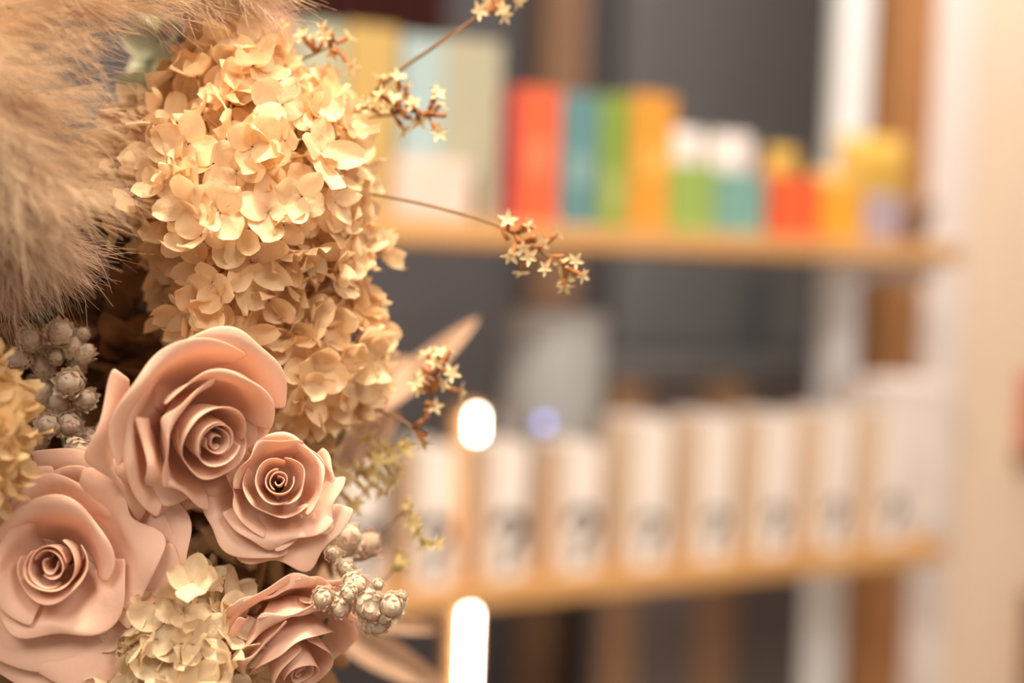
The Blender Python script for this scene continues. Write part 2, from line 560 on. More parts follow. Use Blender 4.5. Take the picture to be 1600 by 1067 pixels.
carton('small_carton', 1354, 1408, 304, 0.03, 0.05, (0.44, 0.37, 0.46), 'small pale lavender carton near the right end of upper shelf')
# brown basket-like bowl
u0, u1, h = on_shelf(1412, 1484, 318, 0.05, ZU)
t = rempty('bowl', (u0 + u1) / 2, 0.05 + (u1 - u0) / 2, ZU)
r = (u1 - u0) / 2
lathe('body', [(0, 0), (r * .6, 0), (r * .85, h * .4), (r, h), (r * .95, h), (r * .8, h * .4), (r * .55, 0.004), (0, 0.004)], card('bowl_brown', (0.22, 0.13, 0.09)), t, 28)
lathe('rim', [(r * .93, h * .93), (r * 1.03, h * .95), (r * 1.03, h * 1.02), (r * .93, h * 1.02)], card('bowl_rim', (0.27, 0.17, 0.13)), t, 28)
tag(t, 'small grey-brown bowl at the right end of the upper shelf', 'bowl')

# row of white marked packages on the lower shelf
def stroke(b, pts, wd, y=-0.0006):
    """flat pen stroke with round ends in the front plane"""
    pts = bez([(x, 0, z) for x, z in pts], 6)
    n = len(pts)
    rows = []
    for i, p in enumerate(pts):
        d = (pts[min(i + 1, n - 1)] - pts[max(i - 1, 0)]).normalized()
        nn = Vector((-d.z, 0, d.x)) * wd / 2
        rows.append([p - nn + Vector((0, y, 0)), p + nn + Vector((0, y, 0))])
    b.grid(rows)
    for p in (pts[0], pts[-1]):
        ring = [p + Vector((wd / 2 * math.cos(2 * math.pi * k / 16), y, wd / 2 * math.sin(2 * math.pi * k / 16))) for k in range(16)]
        b.add(ring, [tuple(range(16))])


mb = MB()
stroke(mb, [(-.017, .052), (-.008, .0625), (.008, .062), (.0165, .051), (.012, .039), (.003, .031), (.0, .0225)], .0120)
stroke(mb, [(-.0005, .006), (.0005, .006)], .0150)
mark_me = mesh('printed_mark', mb.v, mb.f, M['ink'], False)
ordinal = ['left of the lamp strip, mostly behind the flowers', 'nearest the glowing lamp strip, just left of it', 'first one right of the lamp strip', 'second one right of the lamp strip',
           'first and leftmost of the taller ones', 'second of the taller ones from the left', 'third taller one, next left of the white post',
           'taller one right in front of the white post', 'last before the plain white carton']
pk = [(540, 596, 714), (655, 708, 708), (768, 822, 703), (882, 936, 703), (990, 1042, 664), (1094, 1142, 660), (1190, 1236, 656), (1284, 1328, 651), (1375, 1416, 648)]
for i, (a, b, yt) in enumerate(pk):
    v = 0.012
    u0, u1 = uz(a, 800, v)[0], uz(b, 800, v)[0]
    h = uz((a + b) / 2, yt, v)[1] - ZL
    t = rempty('paper_package', u0, v, ZL)
    wdt, dp = u1 - u0, 0.075
    boxpart('body', 0, wdt, 0.002, dp, 0, h, M['kraft'], t, 0.002)
    boxpart('front_label', -0.0005, wdt + 0.0005, 0, 0.002, 0, h, M['paper'], t, 0.0005)
    boxpart('folded_top', -0.0005, wdt + 0.0005, 0, dp + 0.0005, h, h + 0.006, M['paper'], t, 0.0015)
    k = link_mesh('printed_mark', mark_me, t)
    s = 1.0 if i < 4 else .80
    k.scale = (s, 1, s)
    k.location = (wdt * .5, 0, 0.013)
    tag(t, 'white package with a grey mark, ' + ordinal[i], 'package', 'white packages in a row on the lower shelf')
u0, u1 = uz(1376, 700, 0.10)[0], uz(1476, 700, 0.10)[0]
h = uz(1420, 596, 0.10)[1] - ZL
t = rempty('plain_carton', u0, 0.10, ZL)
boxpart('body', 0, u1 - u0, 0, 0.10, 0, h - 0.02, M['paper'], t, 0.002)
boxpart('lid', -0.001, u1 - u0 + 0.001, -0.001, 0.101, h - 0.02, h, M['paper'], t, 0.002)
tag(t, 'tall plain white carton at the right end of the lower shelf', 'carton')

# silver appliance with a blue indicator
va = 0.160
u0, u1 = uz(790, 560, va)[0], uz(940, 560, va)[0]
h = uz(865, 484, va)[1] - ZL
ra = (u1 - u0) / 2 * 0.93
t = rempty('air_purifier', (u0 + u1) / 2, va, ZL)
lathe('body', [(0, 0.012), (ra, 0.012), (ra, h - 0.034), (ra * .97, h - 0.030), (0, h - 0.030)], M['silver'], t, 40)
lathe('top_cap', [(ra * .96, h - 0.031), (ra, h - 0.026), (ra, h - 0.008), (ra * .95, h - 0.001), (ra * .8, h), (0, h)], card('pale_silver', (0.42, 0.42, 0.42)), t, 40)
lathe('base', [(0, 0), (ra * .9, 0), (ra * .9, 0.013), (0, 0.013)], M['char'], t, 32)
ub, zb = uz(852, 662, va - ra)
fi = lathe('indicator_light', [(0, 0.002), (0.006, 0.0015), (0.007, 0)], M['blue_led'], t)
fi.rotation_euler = (math.pi / 2, 0, 0)
fi.location = (ub - (u0 + u1) / 2, -ra * .97, zb - ZL)
tag(fi, 'round blue light')
tag(t, 'silver grey upright appliance with a blue light behind white packages', 'appliance')

# slivers at the right edge of the picture
u0, u1 = uz(1630, 640, RD)[0], uz(1680, 640, RD)[0]
zt, z0 = uz(1610, 585, RD)[1], uz(1610, 740, RD)[1]
t = rempty('wall_tag', u0, RD + 0.04, z0)
boxpart('card', 0, u1 - u0, 0, 0.008, 0.03, zt - z0, card('red_card', (0.60, 0.14, 0.07)), t, 0.001)
boxpart('holder', -.002, u1 - u0 + .002, -0.004, 0.01, 0, 0.03, M['eye'], t, 0.001)
tag(t, 'red card in a dark holder on the beige wall at the right edge', 'sign')
u0, u1 = uz(1632, 1000, RD)[0], uz(1700, 1000, RD)[0]
zt = uz(1610, 935, RD)[1]
t = rempty('side_table', u0, RD - 0.005, 0)
boxpart('apron', 0, u1 - u0, 0, 0.05, zt - 0.4, zt - 0.02, M['eye'], t, 0.002)
boxpart('table_top', -0.004, u1 - u0 + 0.004, -0.002, 0.052, zt - 0.02, zt, M['eye'], t, 0.003)
for x in (0, u1 - u0 - 0.03):
    for y in (0, 0.03):
        boxpart('leg', x, x + 0.03, y, y + 0.018, 0, zt - 0.4, M['eye'], t, 0.002)
tag(t, 'dark brown stand against the beige wall at the lower right edge', 'table')


# ================================================================== FLOWERS
GATHER = P(170, 1750, 0.74)


def frame_from(axis, spin=0.0):
    z = Vector(axis).normalized()
    x = z.orthogonal().normalized()
    m = Matrix((x, z.cross(x), z)).transposed()
    return m @ Matrix.Rotation(spin, 3, 'Z')


def stem_part(root, start, r=0.0018, m=None, mid=None):
    inv = root.matrix_world.inverted()
    s = Vector(start)
    m0 = mid or (s.lerp(GATHER, 0.35) + dirc(0, 0, -1) * 0.03)
    pts = [inv @ p for p in bez([s, m0, GATHER + Vector((random.uniform(-.02, .02), random.uniform(-.02, .02), 0))], 8)]
    return MB().tube(pts, r, r, 7).build('stem', m or M['green_stem'], root)


# ---- rose
def petal_mesh(prof, A, rnd, spiral=0.0, side=0.0, round_=0.3, tip=0.0, ruf=0.0, nt=15, ns=19, m=None, fold=0.0):
    p0, p1, p2, p3 = [Vector((a, b)) for a, b in prof]
    ph = rnd.uniform(0, 6.28)
    fr = rnd.uniform(2.0, 3.6)
    off = Vector((rnd.uniform(-9, 9), rnd.uniform(-9, 9), rnd.uniform(-9, 9)))
    rows = []
    for i in range(nt):
        row = []
        for j in range(ns):
            s = j / (ns - 1) * 2 - 1
            tm = 1 - round_ * abs(s) ** 2.6 + tip * math.exp(-(s / .22) ** 2)
            t = i / (nt - 1) * tm
            q = 1 - t
            pr = p0 * q ** 3 + p1 * 3 * q * q * t + p2 * 3 * q * t * t + p3 * t ** 3
            g = 0.35 + 0.65 * min(1, (t / .55)) ** 0.8
            th = A * g * s
            lip = max(0, (t - .55) / .45) ** 2
            rho = pr.x * (1 + spiral * s) + side * abs(s) ** 3 * (0.3 + lip)
            z = pr.y - 0.5 * side * abs(s) ** 3 * lip
            wv = ruf * lip * math.sin(fr * s * 2.2 + ph) + ruf * 1.3 * noise.noise(Vector((s * 2.2, t * 2.5, 0)) + off) * t
            rho += wv
            z += 0.5 * ruf * lip * math.cos(fr * s * 3.1 + ph)
            rho += fold * math.exp(-((s - .25) / .18) ** 2) * t * -1
            row.append((rho * math.cos(th), rho * math.sin(th), z))
        rows.append(row)
    b = MB().grid(rows)
    return mesh('petal', b.v, b.f, m)


def rose(mouth, axis, R, seed, m, label, rolls, petals, hh=1.0):
    """rolls: radii of the rolled heart; petals: (image angle, half width, radius, lip radius, lip height, rolled-back margin, ruffle)"""
    rnd = random.Random(seed)
    z = Vector(axis).normalized()
    x = dirc(1, 0, 0)
    x = (x - z * x.dot(z)).normalized()
    Rm = Matrix((x, z.cross(x), z)).transposed()
    Hh = R * hh
    base = Vector(mouth) - z * Hh
    root = empty('rose', base, Rm)
    tag(root, label, 'rose', 'blush pink roses')

    def put(prof, A, phi, **kw):
        me = petal_mesh([(a * R, b * Hh) for a, b in prof], A, rnd, m=m, **kw)
        o = link_mesh('petal', me, root)
        o.rotation_euler = (0, 0, phi)
        sd = o.modifiers.new('thickness', 'SOLIDIFY')
        sd.thickness = 0.0005; sd.offset = 0
        ss = o.modifiers.new('smooth', 'SUBSURF'); ss.levels = 1; ss.render_levels = 1
    phi = rnd.uniform(0, 6.28)
    for i, r in enumerate(rolls):
        zt = 0.92 + 0.08 * (i + 1) / len(rolls)
        put([(r * .6, 0.2), (r * 1.2, .45), (r * 1.0, .8), (r * 1.08 + .01, zt)], 2.5, phi, spiral=0.12, round_=0.08, ruf=0.012 * R)
        phi += 2.3
    for (a, A, r, rl, zl, side, ruf) in petals:
        d = rl - r
        put([(0.10, 0.0 if r > .5 else .08), (r * 1.02, .03 if r > .5 else .2), (r * 1.0 + d * .25, zl + (.10 if d > .15 else -.12)), (rl, zl)], math.radians(A), math.radians(a),
            spiral=0.05 if A > 80 else 0.0, side=side * R, round_=.22 if side < .2 else .14, tip=.05 + .10 * (side > .2), ruf=ruf * R, fold=0.03 * R * (rnd.random() - .3))
    b = MB()
    rows = [[(rr * R * math.cos(2 * math.pi * j / 14), rr * R * math.sin(2 * math.pi * j / 14), zz * Hh) for j in range(15)] for rr, zz in ((0.05, -.16), (.14, -.10), (.17, 0.0), (.12, .1))]
    b.grid(rows).build('calyx', M['twig'], root)
    stem_part(root, base - z * Hh * .14, 0.0022, M['twig'])
    return root


rose(P(343, 693, .588), dirc(0.58, -0.22, 0.76), 112 * .6 * PX, 11, M['rose'], 'blush rose turned to the right directly below the large cream hydrangea',
     (.08, .15, .22, .29),
     [(100, 115, .42, .52, .98, 0, .02), (255, 100, .45, .53, .90, .04, .02),
      (150, 66, .58, .74, .92, .28, .04), (212, 58, .66, .90, .72, .38, .06), (272, 52, .66, 1.0, .52, .34, .07),
      (66, 70, .76, .98, .90, .03, .04), (176, 60, .86, 1.18, .62, .34, .06), (240, 50, .88, 1.18, .36, .38, .07),
      (122, 66, .96, 1.45, .70, .10, .06), (312, 60, .80, 1.0, .50, .1, .05), (5, 60, .84, .98, .62, .05, .04), (66, 62, 1.04, 1.48, .60, .02, .04), (185, 50, 1.08, 1.38, .34, .3, .06)], hh=1.25)
rose(P(436, 750, .600), dirc(0.16, 0.20, 0.95), 77 * .6 * PX, 23, M['rose'], 'small half-open rose between the big rose and the green-stemmed sprays',
     (.08, .16, .25),
     [(185, 112, .40, .49, 1.0, 0, .02), (340, 100, .46, .53, .92, 0, .03), (240, 85, .64, .72, .84, .08, .04), (125, 66, .66, .80, .94, .26, .06),
      (15, 64, .76, .92, .80, .1, .05), (200, 58, .86, 1.0, .66, .34, .06), (268, 60, .86, 1.24, .52, .30, .07), (318, 50, .9, 1.24, .46, .3, .07), (75, 60, .84, 1.0, .70, .05, .05),
      (228, 52, 1.08, 1.66, .30, .05, .05), (292, 52, 1.1, 1.62, .18, .30, .08), (350, 52, 1.0, 1.18, .40, .15, .06)], hh=1.3)
rose(P(75, 885, .585), dirc(0.06, 0.0, 1), 158 * .585 * PX, 37, M['rose_b'], 'largest wide-open rose facing the viewer in the lower left corner',
     (.06, .12, .18, .23),
     [(280, 115, .29, .36, .93, 0, .02), (75, 95, .38, .66, .86, .10, .05), (180, 72, .36, .58, .82, .20, .05), (285, 78, .42, .80, .70, .14, .07),
      (15, 60, .54, .94, .62, .26, .07), (95, 80, .56, .80, .52, .10, .05), (155, 62, .60, .94, .48, .20, .06), (228, 70, .64, 1.14, .42, .15, .07), (305, 64, .70, 1.18, .44, .24, .10),
      (345, 54, .86, 1.30, .34, .26, .10), (48, 58, .78, 1.10, .32, .24, .07), (115, 66, .74, .92, .30, .10, .05), (265, 66, .90, 1.42, .22, .15, .08)], hh=.72)
rose(P(474, 1058, .618), dirc(0.42, -0.58, 0.58), 102 * .6 * PX, 41, M['rose_b'], 'rose at the lower edge showing its outer petals beside the bud sprig',
     (.08, .16, .25),
     [(185, 112, .40, .49, .98, 0, .02), (330, 95, .47, .53, .92, 0, .02), (100, 80, .62, .74, .88, .16, .05), (150, 60, .72, .92, .78, .34, .07),
      (105, 56, .84, 1.06, .66, .36, .08), (55, 55, .86, 1.1, .66, .36, .08), (15, 55, .86, 1.1, .6, .2, .05), (170, 52, .94, 1.2, .50, .34, .08),
      (128, 50, 1.04, 1.3, .34, .34, .08), (78, 50, 1.04, 1.28, .34, .34, .08), (30, 45, 1.0, 1.25, .36, .3, .06), (280, 60, .85, 1.1, .5, .1, .04), (225, 55, .9, 1.15, .5, .1, .04), (330, 55, .9, 1.15, .5, .1, .04)], hh=1.3)


# ---- hydrangea
def sepal_rows(rnd, L, Wd, cup, twist):
    rows = []
    for i in range(7):
        t = i / 6
        wd = Wd * (0.10 + 0.90 * math.sin(math.pi * min(1, t * 0.93 + 0.0) ** 0.95) ** 0.62) if t > 0 else Wd * .10
        if i == 6: wd = Wd * 0.34
        row = []
        for j in range(7):
            s = j / 6 * 2 - 1
            tt = t + (0.05 * (1 - s * s) if i == 6 else 0)
            y = s * wd / 2
            z = cup * L * (0.55 * tt * tt) + 0.30 * cup * L * s * s * t + twist * s * t * L * .25
            z += 0.03 * L * math.sin(5 * t + 4 * s + cup * 30)
            row.append((tt * L, y, z))
        rows.append(row)
    return rows


def floret_mesh(seed, m, size):
    rnd = random.Random(seed)
    b = MB()
    for k in range(4):
        a = k * math.pi / 2 + rnd.uniform(-.15, .15)
        L = size * .5 * rnd.uniform(.9, 1.12)
        rows = sepal_rows(rnd, L, L * rnd.uniform(.78, 1.08), rnd.uniform(-.2, .9), rnd.uniform(-.8, .8))
        tilt = rnd.uniform(-.05, .45)
        R = Matrix.Rotation(a, 3, 'Z') @ Matrix.Rotation(-tilt, 3, 'Y')
        dz = 0.0006 * (k % 2)
        b.grid([[R @ Vector(p) + Vector((0, 0, dz)) for p in r_] for r_ in rows])
    # short stalk behind
    b.tube([(0, 0, 0), (0, 0, -size * .35), (size * .03, 0, -size * .6)], size * .02, size * .016, 5)
    return mesh('floret', b.v, b.f, m)


def ico(rr, m, name='eye'):
    b = MB()
    rows = [[(rr * math.sin(a) * math.cos(2 * math.pi * j / 8), rr * math.sin(a) * math.sin(2 * math.pi * j / 8), rr * math.cos(a)) for j in range(9)] for a in [math.pi * i / 6 for i in range(7)]]
    b.grid(rows)
    return mesh(name, b.v, b.f, m)


FL = {}


def florets_for(m, size):
    k = (m.name, round(size, 4))
    if k not in FL:
        FL[k] = ([floret_mesh(100 + i, m, size) for i in range(9)], ico(size * .035, M['eye']))
    return FL[k]


def hydrangea(center, rx, ry, rz, n, size, m, seed, label, group=None, lump=0.16, face=-0.25, inner=0.0, extra=(), lobes=(), hole=None):
    rnd = random.Random(seed)
    variants, eye = florets_for(m, size)
    root = empty('hydrangea', center, CR)     # local axes = right, up, towards the viewer
    tag(root, label, 'hydrangea', group)
    off = Vector((seed * 1.7, seed * .3, 0))
    pts = []
    g = math.pi * (3 - math.sqrt(5))
    tot = int(n * 2 / (1 - face))
    for i in range(tot):
        z = 1 - 2 * (i + .5) / tot
        if z < face: continue
        r = math.sqrt(1 - z * z)
        d = Vector((r * math.cos(g * i), r * math.sin(g * i), z))
        d += Vector((rnd.gauss(0, .07), rnd.gauss(0, .07), rnd.gauss(0, .07)))
        d.normalize()
        k = 1 + lump * noise.noise(d * 2.1 + off) * 1.6 + rnd.uniform(-.07, .06)
        pts.append((d, Vector((d.x * rx, d.y * ry, d.z * rz)) * k, False))
    for (lx, ly, lz, r1, r2, r3, ln) in lobes:
        for i in range(ln * 2):
            z = 1 - 2 * (i + .5) / (ln * 2)
            if z < face: continue
            r = math.sqrt(1 - z * z)
            d = Vector((r * math.cos(g * i), r * math.sin(g * i), z)) + Vector((rnd.gauss(0, .1), rnd.gauss(0, .1), rnd.gauss(0, .1)))
            d.normalize()
            pts.append((d, Vector((lx + d.x * r1, ly + d.y * r2, lz + d.z * r3)) * rnd.uniform(.95, 1.04), False))
    if lobes:
        bodies = [(0, 0, 0, rx, ry, rz)] + [l[:6] for l in lobes]
        pts = [q for q in pts if not any(((q[1].x - e[0]) / e[3]) ** 2 + ((q[1].y - e[1]) / e[4]) ** 2 + ((q[1].z - e[2]) / e[5]) ** 2 < .62 for e in bodies)]
    if hole:
        pts = [(d, p * .70 if (p.x - hole[0]) ** 2 + (p.y - hole[1]) ** 2 < hole[2] ** 2 else p, f) for d, p, f in pts]
    for (ex, ey, ez, ax, ay, az) in extra:
        pts.append((Vector((ax, ay, az)).normalized(), Vector((ex, ey, ez)), False))
    pts.sort(key=lambda q: -q[1].z)
    rest = MB()
    count = 0
    ins = []
    for i in range(int(n * inner)):
        d = Vector((rnd.gauss(0, 1), rnd.gauss(0, 1), abs(rnd.gauss(0, 1)))).normalized()
        ins.append((d, Vector((d.x * rx, d.y * ry, d.z * rz)) * rnd.uniform(.62, .80), True))
    for d, p, isin in pts + ins:
        nrm = Vector((d.x / rx, d.y / ry, d.z / rz)).normalized()
        nrm = (nrm + Vector((rnd.gauss(0, .45), rnd.gauss(0, .45), rnd.gauss(0, .25)))).normalized()
        R = frame_from(nrm, rnd.uniform(0, 6.28))
        sc = rnd.uniform(.82, 1.18)
        mt = Matrix.Translation(p) @ R.to_4x4() @ Matrix.Scale(sc, 4)
        me = variants[rnd.randrange(len(variants))]
        if count < 100 and not isin:
            o = link_mesh('floret', me, root)
            o.matrix_local = mt
            e = link_mesh('eye', eye, o)
            count += 1
        else:
            vs = [mt @ v.co for v in me.vertices]
            rest.add(vs, [tuple(q.vertices) for q in me.polygons])
    if rest.v:
        o = rest.build('floret', m, root)
        o['kind'] = 'stuff'
    # branching stalks inside the head
    br = MB()
    for d, p, _ in pts[::3]:
        br.tube(bez([Vector((0, -ry * .35, -rz * .75)), p * .5 + Vector((0, -ry * .12, -rz * .1)), p * .93], 4), 0.0009, 0.0005, 5)
    br.build('stalk', M['twig'], root)
    stem_part(root, Vector(center) + CR @ Vector((0, -ry * .35, -rz * .75)), 0.003, M['twig'])
    return root


D0 = 0.672
q0 = D0 * PX
hydrangea(P(385, 330, D0), 185 * q0, 232 * q0, 0.058, 165, 0.0255, M['hyd'], 5,
          'large cream hydrangea head filling the upper middle of the bouquet', lump=.15, inner=.7,
          hole=(-150 * q0, -95 * q0, 78 * q0), lobes=((95 * q0, -215 * q0, -.010, 105 * q0, 125 * q0, .034, 60), (-12 * q0, 205 * q0, -.005, 78 * q0, 72 * q0, .03, 22), (-135 * q0, 72 * q0, -.010, 92 * q0, 88 * q0, .032, 34)))
D1 = 0.628
hydrangea(P(288, 1015, D1), 108 * D1 * PX, 118 * D1 * PX, 0.030, 74, 0.0235, M['hyd_tan'], 9,
          'small tan hydrangea head between the two lowest roses', lump=.10, inner=.5,
          extra=((38 * .6 * PX, 128 * .6 * PX, 0.030, .1, .45, .9),))
D2 = 0.575
hydrangea(P(-28, 672, D2), 62 * D2 * PX, 98 * D2 * PX, 0.018, 40, 0.023, M['hyd_yel'], 14,
          'yellowish hydrangea head cut by the left edge above the largest rose', lump=.08, inner=.4)


# ---- star-flower sprays
def star_mesh(m, R=0.0047, seed=0):
    rnd = random.Random(seed)
    b = MB()
    for k in range(5):
        a = 2 * math.pi * k / 5 + rnd.uniform(-.1, .1)
        dr = rnd.uniform(-.15, .35)
        Rm = Matrix.Rotation(a, 3, 'Z') @ Matrix.Rotation(-dr, 3, 'Y')
        rows = []
        for i in range(5):
            t = i / 4
            wd = R * .46 * (math.sin(math.pi * (0.25 + .75 * t)) ** .8 if t < 1 else 0.04)
            rows.append([Rm @ Vector((R * (.08 + t * .95), s * wd / 2, R * .10 * s * s + .12 * R * t * t)) for s in (-1, 0, 1)])
        b.grid(rows)
    b.add(*(lambda q: (q[0], q[1]))(([(0.16 * R * math.cos(2 * math.pi * j / 8), .16 * R * math.sin(2 * math.pi * j / 8), 0.0) for j in range(8)] + [(0, 0, .12 * R)], [(j, (j + 1) % 8, 8) for j in range(8)])))
    return mesh('corolla', b.v, b.f, m)


STARS = {m: [star_mesh(M[m], seed=i) for i in range(4)] for m in ('star', 'star_yel')}


def spray(path, depths, stars, label, seed, starm='star', caly='calyx', stem='twig', group='dried star-flower sprays', scale=1.0, tail=True, stemr=0.0008):
    rnd = random.Random(seed)
    if not isinstance(depths, (list, tuple)): depths = [depths] * len(path)
    pts = [P(x, y, d) for (x, y), d in zip(path, depths)]
    root = empty('star_flower_spray', pts[0])
    tag(root, label, 'dried flower', group)
    o0 = pts[0]
    cur = bez(pts, 10)
    full = cur
    if tail:
        full = bez([GATHER, pts[0].lerp(GATHER, .35) + dirc(0, 0, -1) * .03, pts[0]], 8)[:-1] + cur
    MB().tube([p - o0 for p in full], stemr * 1.2, stemr * .7, 6).build('stem', M[stem], root)
    dlast = depths[-1]
    n = len(cur)
    for (sx, sy) in stars:
        d = dlast + rnd.uniform(-.012, .012)
        sp = P(sx, sy, d)
        # attach to the nearest place on the flowering part, a little towards the base
        cand = sorted(range(n // 3, n), key=lambda i: (cur[i] - sp).length)
        ai = max(0, cand[0] - rnd.randint(0, 2))
        at = cur[ai]
        dv = sp - at
        if dv.length < 0.006:
            dv = (dv + dirc(rnd.uniform(-1, 1), rnd.uniform(-1, 1), 1) * .006)
        if dv.length > 0.013:
            ped = dv.normalized() * (dv.length - 0.011)
        else:
            ped = dv * .12
        ax = dv.normalized()
        ax2 = (ax + Vector((rnd.gauss(0, .25), rnd.gauss(0, .25), rnd.gauss(0, .25)))).normalized()
        b = MB()
        p0, p1 = at - o0, at + ped - o0
        L = (sp - (at + ped)).length
        p2 = p1 + ax * L * .5
        p3 = sp - o0
        b.tube([p0, p1], 0.0005 * scale, 0.0006 * scale, 6)
        rr = [(0.0, .0007), (.35, .0012), (.75, .0014), (1.0, .0011)]
        prev = None
        b.tube([p1, p1.lerp(p2, .7), p2], 0.0008 * scale, 0.0014 * scale, 7)
        b.tube([p2, p2.lerp(p3, .6), p3], 0.0014 * scale, 0.0008 * scale, 7)
        f = b.build('flower', M[caly], root)
        c = link_mesh('corolla', STARS[starm][rnd.randrange(4)], f)
        sc = scale * rnd.uniform(.85, 1.15)
        face = (ax2 + dirc(0, 0, 1) * rnd.uniform(.1, .8)).normalized()
        c.matrix_local = Matrix.Translation(p3) @ frame_from(face, rnd.uniform(0, 6)).to_4x4() @ Matrix.Scale(sc, 4)
    # bare calyces that have lost their stars
    for i in range(int(len(stars) * .6)):
        ai = rnd.randrange(n // 2, n)
        at = cur[ai] - o0
        tdir = (cur[min(ai + 1, n - 1)] - cur[max(ai - 1, 0)]).normalized()
        dv = (tdir + dirc(rnd.uniform(-1, 1), rnd.uniform(-1, 1), rnd.uniform(-.2, .8))).normalized() * rnd.uniform(.006, .010)
        b = MB().tube([at, at + dv * .5, at + dv], 0.0007 * scale, 0.0013 * scale, 7)
        b.build('calyx', M[caly], root)
    return root


spray([(430, 130), (462, 98), (490, 85), (525, 68)], [.685, .68, .675, .67], [(505, 43), (472, 55), (510, 56), (544, 58), (520, 82), (548, 104), (488, 60)], 'dried star-flower spray rising behind the top of the hydrangea', 1)
spray([(520, 175), (560, 182), (605, 180), (648, 172), (672, 182)], [.69, .685, .68, .675, .67], [(595, 122), (622, 120), (595, 147), (575, 165), (615, 155), (645, 162), (682, 145), (687, 165), (632, 202), (685, 207), (635, 136), (562, 160), (605, 168), (655, 188)], 'dense star-flower spray at the upper right side of the hydrangea', 2)
spray([(560, 165), (625, 110), (690, 65), (735, 34), (765, 12), (800, -14)], [.685, .685, .68, .68, .68, .68], [(748, 16), (784, 13), (789, 25), (810, 2), (770, -4), (760, 4)], 'star-flower spray on a long stem reaching the top edge', 3, stemr=.0009, scale=1.0)
spray([(560, 300), (600, 306), (690, 326), (775, 352), (830, 383), (882, 418)], [.675, .672, .668, .664, .662, .660], [(794, 343), (824, 350), (870, 365), (849, 381), (817, 387), (798, 399), (828, 401), (814, 425), (852, 419), (877, 410), (899, 407), (910, 430), (883, 434), (883, 448)], 'star-flower spray on a thin stem reaching right in front of the upper shelf', 4)
spray([(490, 600), (560, 628), (620, 652), (650, 668), (668, 632), (682, 578)], [.70, .692, .686, .683, .68, .68], [(668, 553), (688, 551), (702, 550), (705, 582), (660, 582), (680, 567), (657, 607), (680, 635), (719, 612), (663, 694), (651, 596), (692, 600)], 'rust brown star-flower spray curving up beside the glowing lamp strip', 5)
spray([(500, 640), (545, 615), (590, 605)], .70, [(570, 602), (601, 596), (590, 618), (548, 600), (556, 622)], 'pale yellow star-flower tuft just below the hydrangea', 6, 'star_yel', 'star_yel', 'green_stem', scale=1.1)
spray([(470, 830), (525, 770), (580, 728), (640, 682)], .70, [(575, 686), (609, 702), (623, 731), (598, 747), (595, 767), (618, 747), (553, 790), (580, 740), (610, 760), (592, 718), (632, 700), (570, 765)], 'yellow-green star-flower spray right of the small half-open rose', 7, 'star_yel', 'star_yel', 'green_stem', scale=1.25, stemr=.001)
spray([(470, 760), (500, 735), (530, 690), (545, 655)], .69, [(466, 660), (480, 691), (452, 691), (531, 739), (530, 756), (515, 700), (496, 672), (545, 745)], 'green-stemmed star-flower spray close behind the small half-open rose', 8, 'star', 'star_yel', 'green_stem', scale=1.2, stemr=.0012)
spray([(560, 860), (610, 820), (640, 800), (660, 845)], .70, [(639, 792), (652, 833), (664, 851), (683, 848), (645, 815)], 'few yellow star-flowers hanging over the first white package', 9, 'star_yel', 'star_yel', 'twig', scale=1.0, stemr=.0005)
spray([(560, 930), (600, 905), (628, 878)], .70, [(627, 884), (624, 866), (635, 878)], 'lowest yellow star-flowers above the pinkish bud sprig', 10, 'star_yel', 'star_yel', 'twig', scale=1.0, stemr=.0005)


# ---- everlasting bud sprigs
def bud_mesh(seed, m, tipm, r=1.0):
    rnd = random.Random(seed)
    b = MB()
    rows = [[(0.62 * math.sin(a) * math.cos(2 * math.pi * j / 10), 0.62 * math.sin(a) * math.sin(2 * math.pi * j / 10), -.75 * math.cos(a)) for j in range(11)] for a in [math.pi * i / 7 for i in range(8)]]
    b.grid(rows)
    nf0 = len(b.f)
    tips = []
    nb = 40
    for k in range(nb):
        t = k / nb
        a = k * 2.39996
        lat = -1.0 + 2.15 * t                      # from the base to the tip
        rr = 0.66 * math.cos(lat * .75) + .05
        zz = .72 * math.sin(lat * .95)
        L = 0.60 * rnd.uniform(.6, 1.3)
        out = 0.12 + .34 * rnd.random() - .05 * t
        ca, sa = math.cos(a), math.sin(a)
        n_ = Vector((ca, sa, 0))
        tn = Vector((-sa, ca, 0))
        base = n_ * rr * .98 + Vector((0, 0, zz - .22))
        dirv = (Vector((0, 0, 1)) * (1 - .25 * t) + n_ * out * (1.6 - 2.4 * t) - n_ * max(0, lat) * .9).normalized()
        grid = []
        for i in range(5):
            q = i / 4
            wd = .25 * math.sin(math.pi * (0.18 + .78 * q)) ** .8
            cc = base + dirv * L * q + n_ * ((.22 * q ** 3 - .12 * q) * L)
            grid.append([cc + tn * (s * wd) - n_ * (.18 * s * s * wd) for s in (-1, -.5, 0, .5, 1)])
        f0 = len(b.f)
        b.grid(grid)
        if rnd.random() < .75 and t > .40:
            tips += list(range(f0 + 12, f0 + 16))
    me = mesh('bud', [v * r for v in b.v], b.f, m)
    me.materials.append(tipm)
    for i in tips: me.polygons[i].material_index = 1
    return me


BUD = [bud_mesh(i, M['bud'], M['bud_tip']) for i in range(5)]
BUDD = [bud_mesh(20 + i, M['bud_dry'], M['bud_tip']) for i in range(2)]


